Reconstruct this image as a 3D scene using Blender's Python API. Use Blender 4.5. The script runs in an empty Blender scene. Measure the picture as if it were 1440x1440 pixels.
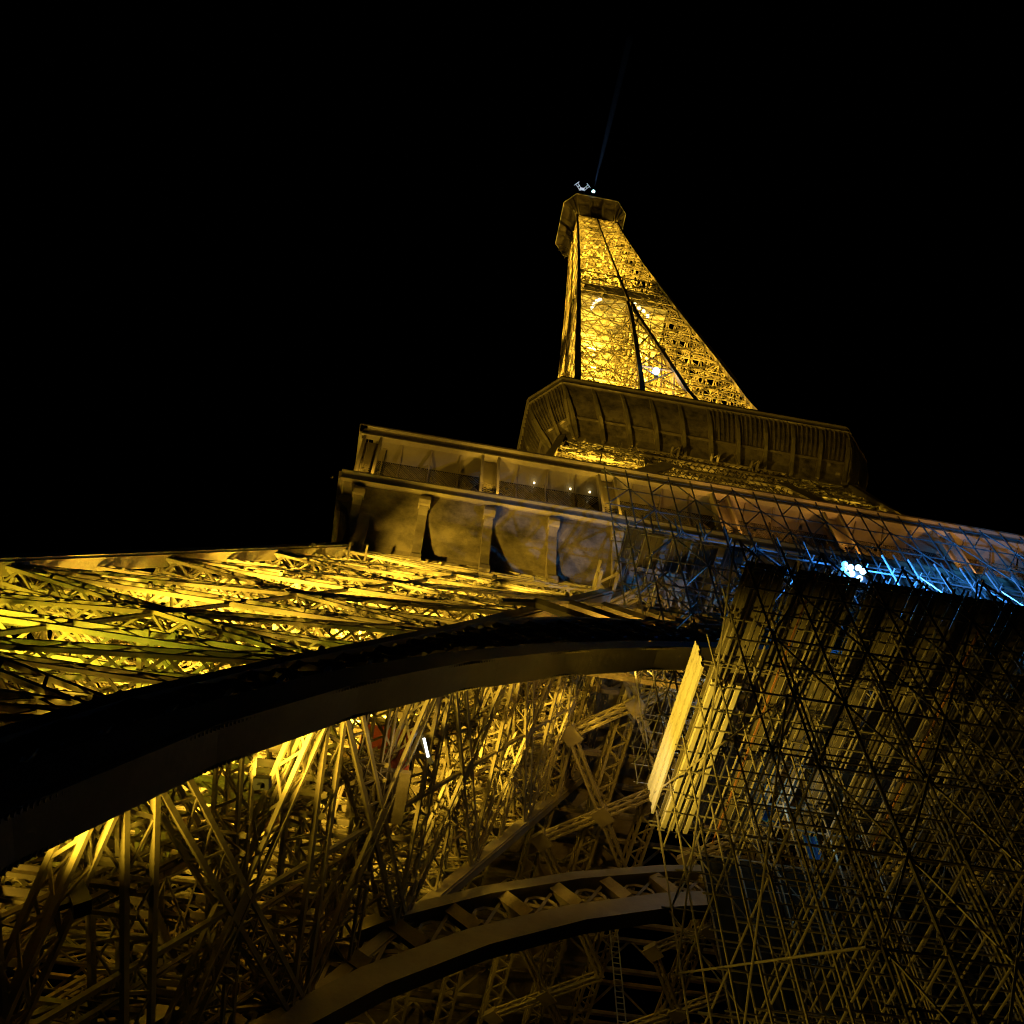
import bpy, math, random
from mathutils import Vector as V, Matrix
random.seed(7)
S = bpy.context.scene
COL = S.collection
# ------------------------------------------------------------------ camera
cam_d = bpy.data.cameras.new('camera'); cam = bpy.data.objects.new('camera', cam_d); COL.objects.link(cam)
right = V((0.98355672, -0.18039455, 0.00860155)); down = V((0.16143077, 0.85681117, -0.48970881)); fwd = V((0.08097089, 0.48304495, 0.87184362))
CAM = V((-30.24, -64.81, 3.14))
mw = Matrix((( right.x, -down.x, -fwd.x, CAM.x), (right.y, -down.y, -fwd.y, CAM.y), (right.z, -down.z, -fwd.z, CAM.z), (0, 0, 0, 1)))
cam.matrix_world = mw
cam_d.sensor_width = 36; cam_d.lens = 36*1471.85/1440; cam_d.clip_start = 0.1; cam_d.clip_end = 8000
S.camera = cam
# ------------------------------------------------------------------ world (night sky)
W = bpy.data.worlds.new('World'); S.world = W; W.use_nodes = True
nt = W.node_tree; bg = nt.nodes['Background']
sky = nt.nodes.new('ShaderNodeTexSky'); sky.sky_type = 'NISHITA'; sky.sun_disc = False
sky.sun_elevation = math.radians(-6); sky.sun_rotation = math.radians(120)
nt.links.new(sky.outputs[0], bg.inputs[0]); bg.inputs[1].default_value = 0.006
S.view_settings.view_transform = 'Standard'; S.view_settings.look = 'None'; S.view_settings.exposure = 0; S.view_settings.gamma = 1
S.view_settings.use_curve_mapping = False
S.cycles.use_adaptive_sampling = False; S.cycles.denoising_prefilter = 'ACCURATE'; S.cycles.pixel_filter_type = 'BLACKMAN_HARRIS'; S.cycles.filter_width = 1.2
S.cycles.max_bounces = 5; S.cycles.diffuse_bounces = 1; S.cycles.glossy_bounces = 2; S.cycles.sample_clamp_indirect = 4

YEL = (1.0, 0.63, 0.055); GRN = (1.0, 0.73, 0.035); ORA = (1.0, 0.47, 0.09); BLU = (0.04, 0.28, 1.0); WHT = (0.75, 0.88, 1.0)
GZ = 1.5
# ------------------------------------------------------------------ materials
def mat(name, base, rough=0.55, metal=0.0, var=0.25, scale=1.5, bump=0.0, dirt=None, emit=None, estr=0, tint=0.3):
    m = bpy.data.materials.new(name); m.use_nodes = True
    n = m.node_tree.nodes; l = m.node_tree.links; b = n['Principled BSDF']
    b.inputs['Roughness'].default_value = rough; b.inputs['Metallic'].default_value = metal
    tc = n.new('ShaderNodeTexCoord'); geo = n.new('ShaderNodeNewGeometry')
    no = n.new('ShaderNodeTexNoise'); no.inputs['Scale'].default_value = scale; no.inputs['Detail'].default_value = 6; no.inputs['Roughness'].default_value = 0.65
    l.new(geo.outputs['Position'], no.inputs['Vector'])
    r = n.new('ShaderNodeValToRGB'); d = dirt or tuple(c*0.45 for c in base)
    r.color_ramp.elements[0].position = 0.28; r.color_ramp.elements[1].position = 0.62
    r.color_ramp.elements[0].color = (*[base[i]*(1-var)+d[i]*var for i in range(3)], 1)
    r.color_ramp.elements[1].color = (*base, 1)
    l.new(no.outputs['Fac'], r.inputs['Fac'])
    hs = n.new('ShaderNodeHueSaturation'); mr = n.new('ShaderNodeMapRange'); mr.inputs['To Min'].default_value = 1-tint; mr.inputs['To Max'].default_value = 1+tint*.5
    l.new(geo.outputs['Random Per Island'], mr.inputs['Value']); l.new(mr.outputs['Result'], hs.inputs['Value']); l.new(r.outputs['Color'], hs.inputs['Color']); l.new(hs.outputs['Color'], b.inputs['Base Color'])
    if bump:
        bp = n.new('ShaderNodeBump'); bp.inputs['Strength'].default_value = bump; bp.inputs['Distance'].default_value = 0.05
        n2 = n.new('ShaderNodeTexNoise'); n2.inputs['Scale'].default_value = scale*8; l.new(geo.outputs['Position'], n2.inputs['Vector'])
        l.new(n2.outputs['Fac'], bp.inputs['Height']); l.new(bp.outputs['Normal'], b.inputs['Normal'])
    if emit:
        b.inputs['Emission Color'].default_value = (*emit, 1); b.inputs['Emission Strength'].default_value = estr
    return m
IRON = mat('iron_paint', (0.43, 0.355, 0.205), 0.5, 0, 0.5, 0.6, 0.25, (0.20, 0.15, 0.09))
IRON2 = mat('iron_paint_weathered', (0.36, 0.29, 0.19), 0.85, 0, 0.7, 0.9, 0.3, (0.13, 0.09, 0.05))
SHADE_MOTTLE = mat('shade_mottled_plate', (0.34, 0.27, 0.17), 0.85, 0, 0.95, 0.75, 0.3, (0.02, 0.015, 0.01), tint=.15)  # near-black patches put the mottled lattice shadow of the coves into the colour
PLATE = mat('iron_plate', (0.30, 0.26, 0.18), 0.55, 0, 0.6, 0.5, 0.3, (0.12, 0.09, 0.05))
STEEL = mat('galvanised_tube', (0.46, 0.45, 0.42), 0.38, 0.75, 0.5, 3.0, 0.1)
TUBED = mat('painted_tube', (0.40, 0.36, 0.27), 0.45, 0.2, 0.5, 3.0, 0.1)
WOOD = mat('deck_timber', (0.17, 0.15, 0.105), 0.8, 0, 0.75, 2.2, 0.3, (0.08, 0.06, 0.03))
CREAM = mat('cream_board', (0.66, 0.62, 0.50), 0.6, 0, 0.35, 1.5, 0.1)
RUST = mat('orange_beam', (0.34, 0.15, 0.05), 0.6, 0, 0.5, 2, 0.1)
RED = mat('red_paint', (0.34, 0.06, 0.03), 0.5, 0, 0.4, 1, 0.1)
BLUEM = mat('blue_tarp', (0.04, 0.20, 0.62), 0.5, 0, 0.5, 2, 0.2)
WHITEP = mat('white_paint', (0.80, 0.82, 0.84), 0.5, 0, 0.2, 2)
DARKM = mat('dark_metal', (0.05, 0.05, 0.05), 0.5, 0.3, 0.4, 2)
BACKING = mat('dark_backing', (0.03, 0.03, 0.024), 0.9, 0, 0.5, 3)
GLASS = mat('dark_glass', (0.03, 0.03, 0.03), 0.15, 0, 0.2, 1)
GROUND = mat('paving_asphalt', (0.06, 0.058, 0.055), 0.85, 0, 0.5, 0.8, 0.3)
L_YEL = mat('lens_yellow', (0.8, 0.7, 0.4), emit=(1, 0.72, 0.2), estr=1.0)
L_WARM = mat('lens_warm_white', (0.8, 0.8, 0.7), emit=(1, 0.82, 0.4), estr=6)
L_WHITE = mat('lens_white', (0.8, 0.8, 0.8), emit=(0.95, 1, 0.95), estr=3.5)
L_BLUE = mat('lens_cold', (0.8, 0.8, 0.9), emit=(0.08, 0.42, 1.0), estr=3)
L_COLD = mat('lens_cold_white', (0.8, 0.8, 0.9), emit=(0.45, 0.8, 1.0), estr=4)
L_BEAC = mat('lens_beacon', (0.8, 0.9, 0.9), emit=(0.55, 0.95, 1.0), estr=6)
# ------------------------------------------------------------------ mesh helpers
class MB:
    def __init__(s): s.v = []; s.f = []
    def box8(s, P):
        n = len(s.v); s.v += [tuple(p) for p in P]
        for q in ((0,3,2,1),(4,5,6,7),(0,1,5,4),(1,2,6,5),(2,3,7,6),(3,0,4,7)): s.f.append(tuple(n+i for i in q))
    def beam(s, A, B, w, h, ref=(0,0,1)):
        A, B = V(A), V(B); t = (B-A)
        if t.length < 1e-6: return s
        t.normalize(); r = V(ref); u = t.cross(r)
        if u.length < 1e-3: u = t.cross(V((1, 0.3, 0)))
        u.normalize(); n = u.cross(t); u = u*w/2; n = n*h/2
        s.box8([A-u-n, A+u-n, A+u+n, A-u+n, B-u-n, B+u-n, B+u+n, B-u+n]); return s
    def box(s, c, d):
        x, y, z = c; a, b, e = d[0]/2, d[1]/2, d[2]/2
        s.box8([(x-a,y-b,z-e),(x+a,y-b,z-e),(x+a,y+b,z-e),(x-a,y+b,z-e),(x-a,y-b,z+e),(x+a,y-b,z+e),(x+a,y+b,z+e),(x-a,y+b,z+e)]); return s
    def tube(s, A, B, r, k=6):
        A, B = V(A), V(B); t = (B-A).normalized(); u = t.cross(V((0.31, 0.2, 0.93)));
        if u.length < 1e-3: u = t.cross(V((1,0,0)))
        u.normalize(); w = t.cross(u); n = len(s.v)
        for P in (A, B):
            for i in range(k):
                a = 2*math.pi*i/k; s.v.append(tuple(P+u*r*math.cos(a)+w*r*math.sin(a)))
        for i in range(k): s.f.append((n+i, n+(i+1) % k, n+k+(i+1) % k, n+k+i))
        s.f.append(tuple(n+i for i in reversed(range(k)))); s.f.append(tuple(n+k+i for i in range(k))); return s
    def quad(s, P, thick=0.0, nrm=None):
        if thick:
            d = V(nrm)*thick; P = [V(p) for p in P]; s.box8(P+[p+d for p in P])
        else:
            n = len(s.v); s.v += [tuple(p) for p in P]; s.f.append(tuple(range(n, n+len(P))))
        return s
    def prism(s, P, d):
        k = len(P); n = len(s.v); d = V(d); s.v += [tuple(p) for p in P]+[tuple(V(p)+d) for p in P]
        s.f.append(tuple(n+i for i in reversed(range(k)))); s.f.append(tuple(n+k+i for i in range(k)))
        for i in range(k): s.f.append((n+i, n+(i+1) % k, n+k+(i+1) % k, n+k+i))
        return s
    def sphere(s, c, r, k=8, m=5):
        n = len(s.v); c = V(c)
        for j in range(m+1):
            a = math.pi*j/m
            for i in range(k):
                b = 2*math.pi*i/k; s.v.append(tuple(c+V((r*math.sin(a)*math.cos(b), r*math.sin(a)*math.sin(b), r*math.cos(a)))))
        for j in range(m):
            for i in range(k): s.f.append((n+j*k+i, n+(j+1)*k+i, n+(j+1)*k+(i+1) % k, n+j*k+(i+1) % k))
        return s
    def girder(s, A, B, n, w, d, cw=None, pitch=None, bw=None, lay=2):
        """open lattice girder from A to B, w wide in the plane with normal n, d deep; lay=2: four angle bars laced on all sides, lay=1: a flat pair"""
        A, B = V(A), V(B); t = (B-A); L = t.length; t.normalize(); n = V(n).normalized(); u = t.cross(n).normalized(); n = u.cross(t)
        cw = cw or w*0.18; bw = bw or w*0.11; o = u*(w-cw)/2; k = max(2, int(round(L/(pitch or w*0.95))))
        if lay == 1:
            s.beam(A+o, B+o, cw, d, n); s.beam(A-o, B-o, cw, d, n); ends = [(o, -o, n*0, n)]
        else:
            h = n*(d/2)
            for a in (1, -1):
                for b in (1, -1): s.beam(A+o*a+h*b, B+o*a+h*b, cw, cw*0.9, n)
            ends = [(o+h, -o+h, n*0, n), (o-h, -o-h, n*0, n), (o+h, o-h, n*0, u), (-o-h, -o+h, n*0, u)]
        for (e0, e1, _, nn) in ends:
            for i in range(k):
                p, q = (e0, e1) if i % 2 == 0 else (e1, e0)
                s.beam(A+t*(L*i/k)+p, A+t*(L*(i+1)/k)+q, bw, 0.04, nn)
        return s
    def build(s, name, m, parent=None, kind=None, smooth=False):
        if not s.v: return None
        k = len(s.v); c = V((sum(p[0] for p in s.v)/k, sum(p[1] for p in s.v)/k, sum(p[2] for p in s.v)/k))
        me = bpy.data.meshes.new(name); me.from_pydata([(p[0]-c.x, p[1]-c.y, p[2]-c.z) for p in s.v], [], s.f); me.update()
        me.materials.append(m)
        if smooth:
            for p in me.polygons: p.use_smooth = True
        return place(name, me, c, parent, kind)
WL = {}
def place(name, me, c, parent=None, kind=None):
    o = bpy.data.objects.new(name, me); COL.objects.link(o); c = V(c)
    if parent: o.parent = parent; o.location = c-WL[parent]
    else: o.location = c
    WL[o] = c
    if kind: o['kind'] = kind
    return o
def empty(name, loc, parent=None):
    return place(name, None, loc, parent)
def tag(o, label, cat, group=None):
    o['label'] = label; o['category'] = cat
    if group: o['group'] = group
    return o
def thing(name, loc, label, cat, group=None): return tag(empty(name, loc), label, cat, group)
def copy(o, dloc):
    c = o.copy(); COL.objects.link(c); c.location = o.location+V(dloc); WL[c] = WL[o]+V(dloc); return c
def lamp(loc, power, color, parent, radius=0.25, spot=None, aim=None, blend=0.5):
    d = bpy.data.lights.new('lamp_light', 'SPOT' if spot else 'POINT'); d.energy = power; d.color = color; d.shadow_soft_size = radius
    o = bpy.data.objects.new('lamp_light', d); COL.objects.link(o); loc = V(loc); o.location = loc-WL[parent]; o.parent = parent
    if spot:
        d.spot_size = math.radians(spot); d.spot_blend = blend
        o.rotation_mode = 'QUATERNION'; o.rotation_quaternion = (V(aim)-loc).to_track_quat('-Z', 'Y')
    return o
def lerp(x, xs, ys):
    if x <= xs[0]: return ys[0]
    for i in range(len(xs)-1):
        if x <= xs[i+1]: return ys[i]+(ys[i+1]-ys[i])*(x-xs[i])/(xs[i+1]-xs[i])
    return ys[-1]
# ------------------------------------------------------------------ profile of the tower
def HO(z): return lerp(z, [0, 57.6, 75, 95, 105, 116, 136, 155, 183, 223, 258, 276], [59.5, 31.1, 25, 19.7, 17.4, 15.4, 12.75, 11.6, 9.65, 7.2, 5.4, 4.9])
def HI(z): return lerp(z, [0, 57.6, 98, 116, 138, 181, 182], [44.4, 16.0, 8.5, 6.2, 3.5, 0.45, 0.4])
# ------------------------------------------------------------------ ground
g = MB(); N = 24
for i in range(N):
    for j in range(N):
        a = 2400/N; x = -1200+i*a; y = -1200+j*a
        g.quad([(x,y,GZ),(x+a,y,GZ),(x+a,y+a,GZ),(x,y+a,GZ)])
o = g.build('ground', GROUND); o['kind'] = 'structure'
# ------------------------------------------------------------------ the tower
T = thing('lattice_tower', (0, 0, GZ), 'tall wrought iron lattice tower lit golden yellow from inside against the black sky', 'tower')

def col_pts(z, sx, sy):
    o, i = HO(z), HI(z)
    return [V((sx*o, sy*o, z)), V((sx*i, sy*o, z)), V((sx*i, sy*i, z)), V((sx*o, sy*i, z))]
FACES = [(0, 1), (1, 2), (2, 3), (3, 0)]
def chord_mesh(A, B, w, ctr):
    m = MB(); t = (B-A).normalized(); r = (V((ctr.x, ctr.y, A.z))-A)
    m.beam(A, B, w*0.8, w*0.8, (1, 0, 0))
    for d in ((1,0,0), (0,1,0)):          # cover plates stand proud on the four sides
        dd = V(d); k = w*0.43
        m.beam(A+dd*k, B+dd*k, w, 0.06, dd); m.beam(A-dd*k, B-dd*k, w, 0.06, dd)
    return m
def rivet_rows(m, A, B, ref, off, step, size):
    t = (B-A); L = t.length; t.normalize(); n = int(L/step)
    for i in range(n+1):
        m.box(tuple(A+t*(i*step)+off), (size, size, size))

def make_leg(name, sx, sy, zs, cw, gw, part, full=True, secondary=True, gd=0.45, diaph=True):
    leg = empty(name, (sx*(HO(zs[0])+HI(zs[0]))/2, sy*(HO(zs[0])+HI(zs[0]))/2, zs[0]), part)
    fine = MB()
    for a, b in zip(zs, zs[1:]):
        P, Q = col_pts(a, sx, sy), col_pts(b, sx, sy); ctr = sum(P, V())/4
        for k in range(4):
            chord_mesh(P[k], Q[k], cw, ctr).build('chord', IRON, leg)
        for (i, j) in FACES:
            n = (P[j]-P[i]).cross(Q[i]-P[i]).normalized()
            if n.dot(P[i]-ctr) < 0: n = -n
            off = n*(-0.05); din = n*(-0.5) if secondary else off; xin = n*(-0.28); wdt = (P[j]-P[i]).length
            e = (P[j]-P[i]).normalized()*cw*0.35
            A1, A2, B1, B2 = P[i]+e+off, P[j]-e+off, Q[i]+e+off, Q[j]-e+off
            if full:
                MB().girder(A1+xin, B2+xin, n, gw, gd*1.4, cw=gw*.17, bw=gw*.1).build('cross_brace', IRON, leg)
                MB().girder(A2+xin*.8, B1+xin*.8, n, gw, gd*1.2, cw=gw*.17, bw=gw*.1).build('cross_brace', IRON, leg)
                MB().girder(B1+din, B2+din, n, gw*1.3, gw*1.25 if secondary else gd, cw=gw*.2, bw=gw*.12).build('horizontal_girder', IRON, leg)
                c = (A1+A2+B1+B2)/4; tt = (B2-A1).normalized()*gw*.72; ss = (B1-A2).normalized()*gw*.72
                MB().prism([c-tt+n*.03, c-ss+n*.03, c+tt+n*.03, c+ss+n*.03], n*.05).build('gusset_plate', IRON, leg)
            else:
                fine.beam(A1, B2, gw*0.6, 0.3, n); fine.beam(A2+n*0.05, B1+n*0.05, gw*0.6, 0.3, n); fine.beam(B1, B2, gw*0.5, 0.3, n)
            if secondary:                 # slender struts from the crossing to the chords and half-height rails
                M1, M2 = (A1+B1)/2, (A2+B2)/2
                MB().girder(M1+din, M2+din, n, 0.6, 0.75, cw=.11, bw=.075, pitch=.8).build('half_girder', IRON, leg)
                fine.beam((A1+A2)/2+off, (B1+B2)/2+off, 0.16, 0.12, n)
        if diaph and full:
            for (i, j) in ((0, 2), (1, 3)):
                MB().girder(Q[i], Q[j]+V((0,0,0.03*i)), (0,0,1), gw*0.8, gd*0.8).build('diaphragm_girder', IRON, leg)
            if secondary:
                H = [(p+q)/2 for p, q in zip(P, Q)]
                for p in (0.33, 0.67):
                    for (Z, wz) in ((Q, 1.0), (H, 0.75)):
                        MB().girder(Z[0].lerp(Z[3], p), Z[1].lerp(Z[2], p), (0,0,1), wz, wz*.6, cw=wz*.14, bw=wz*.09, pitch=wz*.95).build('diaphragm_girder', IRON, leg)
                    MB().girder(Q[0].lerp(Q[1], p), Q[3].lerp(Q[2], p), (0,0,1), 0.9, 0.6, cw=.13, bw=.085).build('diaphragm_girder', IRON, leg)
    fine.build('lacing', IRON, leg, 'stuff')
    return leg
ZL = [GZ, 5.8, 12.4, 19, 25.7, 32.3, 39, 45.5, 51, 55.5]
legs = {}
for (sx, sy) in ((-1, -1), (1, -1)):
    legs[sx] = make_leg('leg', sx, sy, ZL, 0.62, 0.8, T)
for (sx, sy) in ((-1, 1), (1, 1)):
    make_leg('leg', sx, sy, ZL, 0.95, 1.0, T, full=False, secondary=False)
# lift tracks, stair flights and ducts that run up inside the front legs
def inner_pt(z, fx, fy, sx, sy):
    P = col_pts(z, sx, sy); return P[0]+(P[1]-P[0])*fx+(P[3]-P[0])*fy
for sx in (-1, 1):
    leg = legs[sx]
    for fx in (0.30, 0.44, 0.60, 0.74):
        a, b = inner_pt(GZ, fx, 0.55, sx, -1), inner_pt(56, fx, 0.55, sx, -1)
        m = MB(); m.beam(a, b, 0.10, 0.4, (0,-1,1)); m.beam(a+V((0,-.15,.15)), b+V((0,-.15,.15)), 0.26, 0.05, (0,-1,1)); m.beam(a-V((0,-.15,.15)), b-V((0,-.15,.15)), 0.26, 0.05, (0,-1,1))
        m.build('lift_rail', IRON2, leg)
    m = MB(); zz = 3
    while zz < 55:
        m.beam(inner_pt(zz, 0.30, 0.57, sx, -1), inner_pt(zz, 0.44, 0.57, sx, -1), 0.18, 0.2); m.beam(inner_pt(zz, 0.60, 0.57, sx, -1), inner_pt(zz, 0.74, 0.57, sx, -1), 0.18, 0.2); zz += 0.9
    m.build('track_sleepers', IRON2, leg, 'stuff')
    z = 6; k = 0
    while z < 52:                         # stair flights
        f0, f1 = (0.12, 0.85) if k % 2 == 0 else (0.85, 0.12)
        A, B = inner_pt(z, 0.86, f0, sx, -1), inner_pt(z+3.4, 0.86, f1, sx, -1); m = MB()
        for dx in (-0.6, 0.6):
            m.beam(A+V((dx,0,0)), B+V((dx,0,0)), 0.06, 0.32); m.beam(A+V((dx,0,1.05)), B+V((dx,0,1.05)), 0.05, 0.05)
            for q in range(7): p = A.lerp(B, q/6)+V((dx,0,0)); m.beam(p, p+V((0,0,1.05)), 0.04, 0.04, (1,0,0))
        for q in range(18): p = A.lerp(B, (q+.5)/18); m.box(tuple(p), (1.2, 0.28, 0.04))
        m.build('stair_flight', IRON2, leg); z += 3.4; k += 1
    for (fx, fy) in ((0.15, 0.2), (0.55, 0.18), (0.92, 0.35), (0.93, 0.6), (0.95, 0.82), (0.2, 0.9), (0.65, 0.88)):
        MB().girder(inner_pt(GZ, fx, fy, sx, -1), inner_pt(55, fx, fy, sx, -1), (sx*0.3, 1, 0.2), 0.55, 0.4).build('guide_girder', IRON2, leg)

# ------------------------------------------------------------------ arches
def RO(th):
    t = max(0, min(1, (ZC+37*math.sin(th)-23)/9)); return 37.9+2.1*t*t*(3-2*t)
def arch_pt(th, R, zc, y0, off=0):
    if callable(R): R = R(th)
    x = R*math.cos(th); z = zc+R*math.sin(th); return V((x, y0+0.495*z+off, z))
def arc_plate(part, name, R, zc, y0, o0, o1, thick, t0, t1, n, m, piece=1):
    for i in range(n):
        a, b = t0+(t1-t0)*i/n, t0+(t1-t0)*(i+1)/n
        R2 = (lambda t: R(t)+thick) if callable(R) else R+thick
        mb = MB(); mb.box8([arch_pt(a,R,zc,y0,o0),arch_pt(a,R,zc,y0,o1),arch_pt(b,R,zc,y0,o1),arch_pt(b,R,zc,y0,o0),
                            arch_pt(a,R2,zc,y0,o0),arch_pt(a,R2,zc,y0,o1),arch_pt(b,R2,zc,y0,o1),arch_pt(b,R2,zc,y0,o0)])
        mb.build(name, m, part)
R_ = math.radians
FA = empty('front_arch', (0, -43, 39), T); ZC, Y0 = 3, -59.8
arc_plate(FA, 'soffit_plate', 36, ZC, Y0, -0.68, 0.32, 0.10, R_(8), R_(172), 22, PLATE)
arc_plate(FA, 'arch_web', 36.1, ZC, Y0, -0.60, -0.50, 1.0, R_(8), R_(172), 22, PLATE)
arc_plate(FA, 'arch_web', 36.1, ZC, Y0, 0.14, 0.24, 1.0, R_(8), R_(172), 22, PLATE)
arc_plate(FA, 'outer_ring', RO, ZC, Y0, -0.7, 0.3, 0.35, R_(8), R_(172), 22, PLATE)
rv = MB()
for k in range(440):
    th = R_(88)+R_(80)*k/440
    for off in (-0.63, 0.27): p = arch_pt(th, 35.985, ZC, Y0, off); rv.box(tuple(p), (0.06, 0.06, 0.07))
for k in range(11):                         # splice straps across the soffit
    th = R_(88+k*7.45)
    for d in (-0.0022, 0.0022):
        for q in range(9): rv.box(tuple(arch_pt(th+d, 35.98, ZC, Y0, -0.6+q*0.107)), (0.06, 0.06, 0.06))
    rv.box8([arch_pt(th-.005,35.97,ZC,Y0,-0.62),arch_pt(th-.005,35.97,ZC,Y0,0.26),arch_pt(th+.005,35.97,ZC,Y0,0.26),arch_pt(th+.005,35.97,ZC,Y0,-0.62),
             arch_pt(th-.005,36.01,ZC,Y0,-0.62),arch_pt(th-.005,36.01,ZC,Y0,0.26),arch_pt(th+.005,36.01,ZC,Y0,0.26),arch_pt(th+.005,36.01,ZC,Y0,-0.62)])
rv.build('rivets', PLATE, FA, 'stuff')
NB = 62                                     # filigree bays between the rings
for k in range(NB):
    a = R_(10)+R_(160)*k/NB; b = R_(10)+R_(160)*(k+1)/NB; c = (a+b)/2; m = MB()
    for off in (-0.55, 0.2):
        m.beam(arch_pt(a,37.1,ZC,Y0,off), arch_pt(a,RO,ZC,Y0,off), 0.22, 0.12, (0,1,0.5))
        m.beam(arch_pt(a,37.1,ZC,Y0,off), arch_pt(b,RO,ZC,Y0,off), 0.13, 0.07, (0,1,0.5))
        m.beam(arch_pt(b,37.1,ZC,Y0,off), arch_pt(a,RO,ZC,Y0,off), 0.13, 0.07, (0,1,0.5))
        for r in ((RO(c)-37.1)*.36, (RO(c)-37.1)*.2):
            for q in range(8):
                t1, t2 = 2*math.pi*q/8, 2*math.pi*(q+1)/8
                f = lambda t: arch_pt(c+r*math.cos(t)/38, (37.1+RO(c))/2+r*math.sin(t), ZC, Y0, off)
                m.beam(f(t1), f(t2), 0.12, 0.07, (0,1,0.5))
        m.beam(arch_pt(c,RO,ZC,Y0,off), arch_pt(c,37.1,ZC,Y0,off), 0.10, 0.07, (0,1,0.5))
    m.build('filigree_panel', PLATE, FA)
# spandrel arcade above the ring: a scalloped back plate, posts and an upper rail
for k in range(30):
    a = R_(52)+R_(76)*k/30; b = R_(52)+R_(76)*(k+1)/30; P = []
    for q in range(9):
        t = a+(b-a)*q/8; P.append(arch_pt(t, 41.0-0.45*abs(math.sin(math.pi*q/4)), ZC, Y0, 0.9))
    P += [arch_pt(b, 43.2, ZC, Y0, 0.9), arch_pt((a+b)/2, 43.5, ZC, Y0, 0.9), arch_pt(a, 43.2, ZC, Y0, 0.9)]
    MB().prism(P, (0, 0.08, 0.03)).build('scalloped_panel', IRON, FA)
    m = MB(); m.beam(arch_pt(a,39.7,ZC,Y0,-0.5), arch_pt(a,43.6,ZC,Y0,-0.5), 0.28, 0.3, (0,1,0.5)); m.beam(arch_pt(a,43.5,ZC,Y0,-0.5), arch_pt(b,43.5,ZC,Y0,-0.5), 0.16, 0.25, (0,1,0.5))
    m.build('spandrel_post', PLATE, FA)
# haunch plates where the ring runs onto the leg
for sx in (-1, 1):
    P = []
    for q in range(13):
        z = 5+q*1.15; P.append(V((sx*(HI(z)-0.15), -HO(z)-0.25, z)))
    for q in range(13):
        z = 18.8-q*1.15; r = 37.6; x = math.sqrt(max(0, r*r-(z-ZC)**2)); P.append(V((sx*min(x, HI(z)-0.1), Y0+0.495*z-0.3, z)))
    for q in range(12):
        i0, i1 = q, q+1; j0, j1 = 25-q, 24-q
        MB().prism([P[i0], P[i1], P[j1], P[j0]], (0, 0.12, 0.05)).build('haunch_plate', PLATE, FA)
# inner arch on the back faces of the front legs
IA = empty('inner_arch', (0, -25, 40), T); ZI, YI = 0, -44.8
arc_plate(IA, 'soffit_plate', 39.7, ZI, YI, -0.5, 0.5, 0.12, R_(12), R_(168), 20, PLATE)
arc_plate(IA, 'arch_web', 39.82, ZI, YI, -0.48, -0.38, 1.2, R_(12), R_(168), 20, PLATE)
arc_plate(IA, 'outer_ring', 43.0, ZI, YI, -0.5, 0.5, 0.12, R_(20), R_(160), 20, PLATE)
arc_plate(IA, 'ring_web', 43.12, ZI, YI, -0.48, -0.38, 0.6, R_(20), R_(160), 20, PLATE)
for k in range(34):
    th = R_(24+k*4)
    m = MB(); m.beam(arch_pt(th, 41.0, ZI, YI), arch_pt(th, 43.0, ZI, YI), 0.55, 0.7, (0,1,0.5)); m.build('radial_post', IRON2, IA)
    m = MB(); t2 = th+R_(4)
    m.beam(arch_pt(th,41.0,ZI,YI,0.2), arch_pt(t2,43.0,ZI,YI,0.2), 0.14, 0.08, (0,1,0.5)); m.beam(arch_pt(t2,41.0,ZI,YI,0.1), arch_pt(th,43.0,ZI,YI,0.1), 0.14, 0.08, (0,1,0.5))
    for q in range(10):
        t1 = 2*math.pi*q/10; t3 = 2*math.pi*(q+1)/10; tm = th+R_(2)
        f = lambda t: arch_pt(tm+0.75*math.cos(t)/42, 42+0.75*math.sin(t), ZI, YI, 0.15)
        m.beam(f(t1), f(t3), 0.12, 0.08, (0,1,0.5))
    m.build('filigree_panel', IRON2, IA)

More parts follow.
